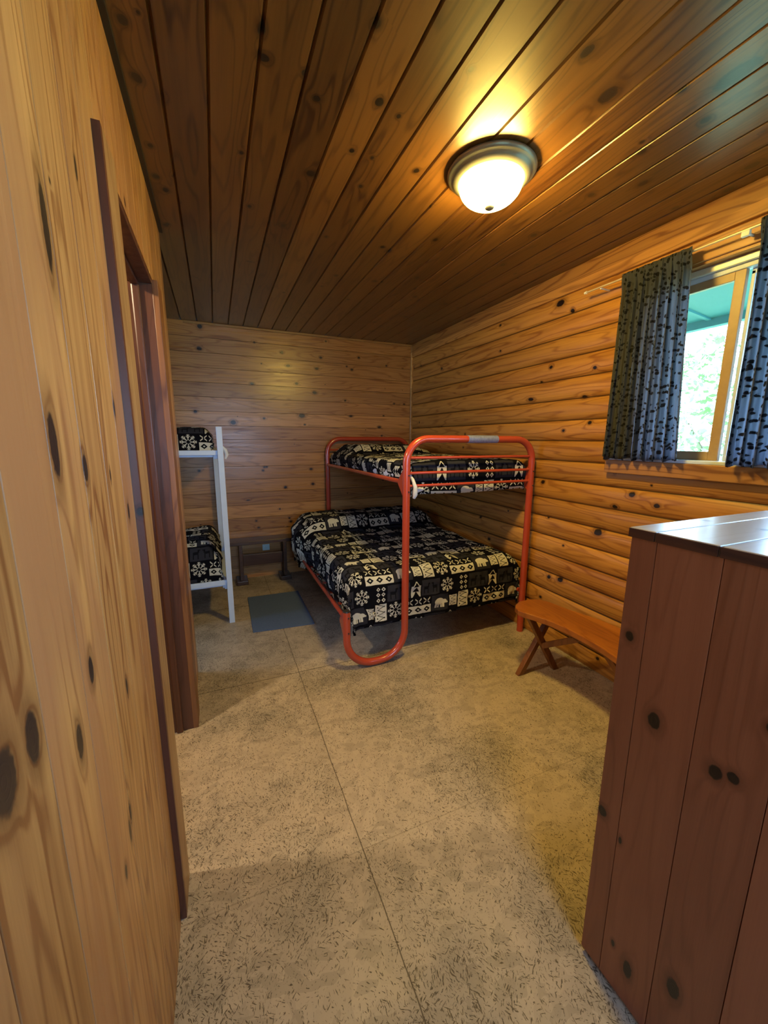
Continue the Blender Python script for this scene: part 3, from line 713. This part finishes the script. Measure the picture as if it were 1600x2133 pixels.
cl = MB(o_); cl.tube([(.052, 3.30, 1.44), (.068, 3.30, 1.415), (.078, 3.305, 1.38), (.066, 3.30, 1.345)], [.006, .014, .016, .008], 10); cl.build('cloth_tie', m_sheet, wb)
def wbump(a):
    def f(x, y): return a * sst(x, -.52, -.36) * (1 - .35 * sst(x, -.12, 0)) * (sst(y, 3.3, 3.55) if a < .1 else 1)
    return f
m1 = thing('mattress', (-.9, 3.75, 1.38), 'upper mattress of the white bunk under a lodge-print blanket with a large snowflake', 'mattress'); o_ = at(m1)
MB(o_).box(-1.8, -.06, 3.35, 4.2, 1.379, 1.46).build('mattress_core', m_sheet, m1, .03)
q = MB(o_); quilt(q, -1.84, -.022, 3.315, 4.22, 1.57, (.1, .14, .145, .13), .07, .02, wbump(.02), None, (-.183, .128), .006); q.build('blanket', m_lodge, m1, solid=.005)
m2 = thing('mattress', (-.9, 3.75, .33), 'lower mattress of the white bunk under a rumpled lodge-print blanket', 'mattress'); o_ = at(m2)
MB(o_).box(-1.8, -.06, 3.35, 4.2, .33, .48).build('mattress_core', m_sheet, m2, .03)
q = MB(o_); quilt(q, -1.84, -.022, 3.315, 4.22, .56, (.1, .16, .165, .13), .09, .02, wbump(.09), None, (-.183, .11), .010); q.build('blanket', m_lodge, m2, solid=.005)

# ------------------------------------------------------------------ dark trestle bench at the back wall
tb = thing('trestle_bench', (.4, 4.22, 0), 'dark wooden trestle bench against the back wall between the two beds', 'bench'); o_ = at(tb)
MB(o_).box(.03, .70, 4.12, 4.325, .425, .460).build('seat', m_dark, tb, .003)
for xa in (.150, .594):
    MB(o_).box(xa, xa + .035, 4.12, 4.165, .05, .425).build('leg', m_dark, tb, .003)
    MB(o_).box(xa - .038, xa + .075, 4.11, 4.31, 0, .045).build('foot', m_dark, tb, .006)
    MB(o_).box(xa, xa + .035, 4.26, 4.305, .045, .425).build('leg', m_dark, tb, .003)
MB(o_).box(.187, .592, 4.17, 4.20, .185, .305).build('stretcher', m_dark, tb, .003)
ot = MB((.44, 4.34, .29)); ot.box(.403, .478, 4.332, 4.3405, .293, .359); oo = ot.build('outlet', m_outlet, bevel=.002)
tag(oo, 'small pale blue outlet plate low on the back wall under the dark bench', 'outlet')

# ------------------------------------------------------------------ mat
rg = MB((.42, 3.37, 0)); rg.add([(.176, 3.015, 0.), (.655, 2.978, 0.), (.665, 3.735, 0.), (.187, 3.75, 0.), (.176, 3.015, .009), (.655, 2.978, .009), (.665, 3.735, .009), (.187, 3.75, .009)],
    [(3, 2, 1, 0), (4, 5, 6, 7), (0, 1, 5, 4), (1, 2, 6, 5), (2, 3, 7, 6), (3, 0, 4, 7)])
tag(rg.build('floor_mat', m_rug, bevel=.002), 'blue-grey rectangular mat lying on the floor between the two bunk beds', 'mat')

# ------------------------------------------------------------------ orange curved bench
cb_ = thing('bench', (1.9, 1.4, 0), 'orange varnished curved bench with crossed legs beside the log wall', 'bench'); o_ = at(cb_)
fr = [(1.742, 1.872), (1.715, 1.845), (1.700, 1.80), (1.708, 1.755), (1.735, 1.70), (1.765, 1.62), (1.785, 1.52), (1.790, 1.40), (1.785, 1.28), (1.765, 1.18), (1.735, 1.10), (1.708, 1.045), (1.700, 1.0), (1.715, .955), (1.742, .928)]
bk = [(1.80, .895), (1.90, .892), (1.955, .92), (1.985, .98), (2.00, 1.08), (2.03, 1.18), (2.065, 1.28), (2.075, 1.40), (2.065, 1.50), (2.035, 1.60), (2.005, 1.70), (1.985, 1.82), (1.955, 1.88), (1.90, 1.908), (1.80, 1.905)]
MB(o_).prism([(x, y) for x, y in fr + bk][::-1], .402, .440).build('seat', m_bench, cb_, .007, 3)
for yy in (1.755, 1.045):
    MB(o_).bar((1.722, yy + .018, .012), (1.975, yy + .018, .402), .034, .052, (1, 0, 0)).build('leg', m_benchleg, cb_, .003)
    MB(o_).bar((1.99, yy - .018, .012), (1.745, yy - .018, .402), .034, .052, (1, 0, 0)).build('leg', m_benchleg, cb_, .003)
    MB(o_).bar((1.858, yy + (-.03 if yy > 1.4 else .03), .20), (1.89, yy + (-.32 if yy > 1.4 else .32), .395), .032, .035).build('brace', m_benchleg, cb_, .003)
for o in cb_.children:
    if o.name.startswith('leg'):
        # cut the feet level with the floor
        bm = bmesh.new(); bm.from_mesh(o.data)
        for v in bm.verts:
            if v.co.z < .05: v.co.z = 0.
            if v.co.z > .35: v.co.z = .403
        bm.to_mesh(o.data); bm.free()

# ------------------------------------------------------------------ counter in the foreground
ct = thing('kitchen_counter', (1.3, .1, 0), 'tall reddish pine counter with vertical boards and plank top in the right foreground', 'counter'); o_ = at(ct)
mb = MB(o_)
slab_profile(mb, 2, 1, grooved(-.55, .604, [.545 - .129 * k for k in range(0, 9)], .9075, 1, .0011, .004), 0, 0, .018, 1.274, .93)
mb.build('side_panel', m_counter, ct)
MB(o_).box(.93, 1.62, .58, .604, .018, 1.274).build('end_panel', m_counter, ct, .002)
MB(o_).box(.93, 1.62, -.55, -.53, .018, 1.274).build('end_panel', m_counter, ct, .002)
MB(o_).box(1.60, 1.62, -.53, .58, .018, 1.274).build('side_panel', m_counter, ct)
MB(o_).box(.925, 1.61, -.54, .59, 0, .018).build('plinth', m_cap, ct)
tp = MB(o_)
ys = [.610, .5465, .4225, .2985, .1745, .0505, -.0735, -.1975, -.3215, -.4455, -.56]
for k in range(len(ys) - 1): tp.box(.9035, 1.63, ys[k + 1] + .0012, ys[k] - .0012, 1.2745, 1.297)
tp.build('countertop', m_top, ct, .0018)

m_tedge = wood('counter_edge', (.13, .045, .022), (.06, .02, .011), KN, 1, 2, .5, 0, dens=0, rough=.5, ring=.4)
eb = MB(o_)
for k in range(len(ys) - 1): eb.box(.8995, .9035, ys[k + 1] + .002, ys[k] - .002, 1.2745, 1.2955)
eb.build('edge_strip', m_tedge, ct)

# ------------------------------------------------------------------ outside
mb = MB(); mb.box(-14, 22, -12, 14, -.6, -.4); tag(mb.build('ground', m_grass), kind='structure')
pr = thing('porch_roof', (3.2, 1, 2.6), 'teal painted porch soffit seen through the top of the window', 'roof'); o_ = at(pr)
sp = MB(o_)
sp.add([(2.36, -1.5, 2.66), (3.9, -1.5, 2.50), (3.9, 3.2, 2.50), (2.36, 3.2, 2.66), (2.36, -1.5, 2.74), (3.9, -1.5, 2.58), (3.9, 3.2, 2.58), (2.36, 3.2, 2.74)],
       [(0, 1, 2, 3), (4, 7, 6, 5), (0, 4, 5, 1), (1, 5, 6, 2), (2, 6, 7, 3), (3, 7, 4, 0)])
sp.build('soffit', m_teal, pr)
for k in range(6):
    y = -.9 + k * .61
    MB(o_).bar((2.37, y, 2.653), (3.89, y, 2.496), .03, .02).build('batten', m_teal, pr)
MB(o_).box(3.86, 3.93, -1.5, 3.2, 2.44, 2.60).build('fascia', m_teal, pr)
def shrub(name, c, R, n, label, seed):
    rnd = random.Random(seed)
    t = thing(name, (c[0], c[1], -.4), label, 'tree'); o = at(t)
    f = MB(o)
    for i in range(n):
        d = Vector((rnd.gauss(0, 1), rnd.gauss(0, 1), rnd.gauss(0, 1))).normalized(); k = rnd.uniform(.45, 1) ** .5
        lump = 1 + .3 * nz(d.x, d.y, d.z, 2.2)
        p = Vector(c) + Vector((d.x * R[0], d.y * R[1], d.z * R[2])) * k * lump
        a = Vector((rnd.gauss(0, 1), rnd.gauss(0, 1), rnd.gauss(0, 1))).normalized(); b = a.cross(d + Vector((.01, .2, .1))).normalized(); s = rnd.uniform(.05, .11)
        f.add([p - a * s, p + b * s * .5, p + a * s, p - b * s * .5], [(0, 1, 2, 3)])
    f.build('foliage', m_leaf, t)
    tr = MB(o); tr.tube([(c[0], c[1], -.4), (c[0] + .05, c[1], c[2] * .5), (c[0], c[1] + .05, c[2] + R[2] * .5)], [.12, .09, .04], 10)
    for k in range(6):
        a = k * 1.05; tr.tube([(c[0], c[1], c[2] * .5 + k * .1), (c[0] + math.cos(a) * R[0] * .6, c[1] + math.sin(a) * R[1] * .6, c[2] + k * .15)], [.04, .012], 8)
    tr.build('trunk', m_bark, t)
shrub('leafy_tree', (9.0, 4.6, 1.4), (1.6, 2.8, 2.2), 6000, 'pale sunlit leafy tree seen through the open window pane', 1)

# ------------------------------------------------------------------ light
w = bpy.data.worlds.new('world'); bpy.context.scene.world = w; w.use_nodes = True
bg = w.node_tree.nodes['Background']; bg.inputs[0].default_value = (.40, .64, 1., 1); bg.inputs[1].default_value = 10.5
def portal(name, loc, rot, sx, sy):
    l = bpy.data.lights.new(name, 'AREA'); l.shape = 'RECTANGLE'; l.size = sx; l.size_y = sy; l.cycles.is_portal = True
    o = bpy.data.objects.new(name, l); o.location = loc; o.rotation_euler = rot; COL.objects.link(o)
portal('portal_window', (2.36, (W1[0] + W1[1]) / 2, (W1[2] + W1[3]) / 2), (0, PI / 2, 0), W1[3] - W1[2], W1[1] - W1[0])
portal('portal_kitchen', (2.36, (W2[0] + W2[1]) / 2, (W2[2] + W2[3]) / 2), (0, PI / 2, 0), W2[3] - W2[2], W2[1] - W2[0])
portal('portal_alcove', (-2.52, 3.6, (WA[2] + WA[3]) / 2), (0, -PI / 2, 0), WA[3] - WA[2], WA[1] - WA[0])
portal('portal_rear_window', ((ED[0] + ED[1]) / 2, -1.52, (ED[2] + ED[3]) / 2), (PI / 2, 0, 0), ED[1] - ED[0], ED[3] - ED[2])
pl = bpy.data.lights.new('side_room_lamp', 'POINT'); pl.energy = 55; pl.color = (1., .80, .50); pl.shadow_soft_size = .05  # unseen lamp added where the light fanning through the doorway converges
po = bpy.data.objects.new('side_room_lamp', pl); po.location = (-1.05, 1.53, 2.42); COL.objects.link(po)

sc_ = bpy.context.scene
sc_.view_settings.view_transform = 'Standard'; sc_.view_settings.look = 'None'; sc_.view_settings.gamma = 1; sc_.view_settings.use_curve_mapping = False
sc_.view_settings.exposure = .74
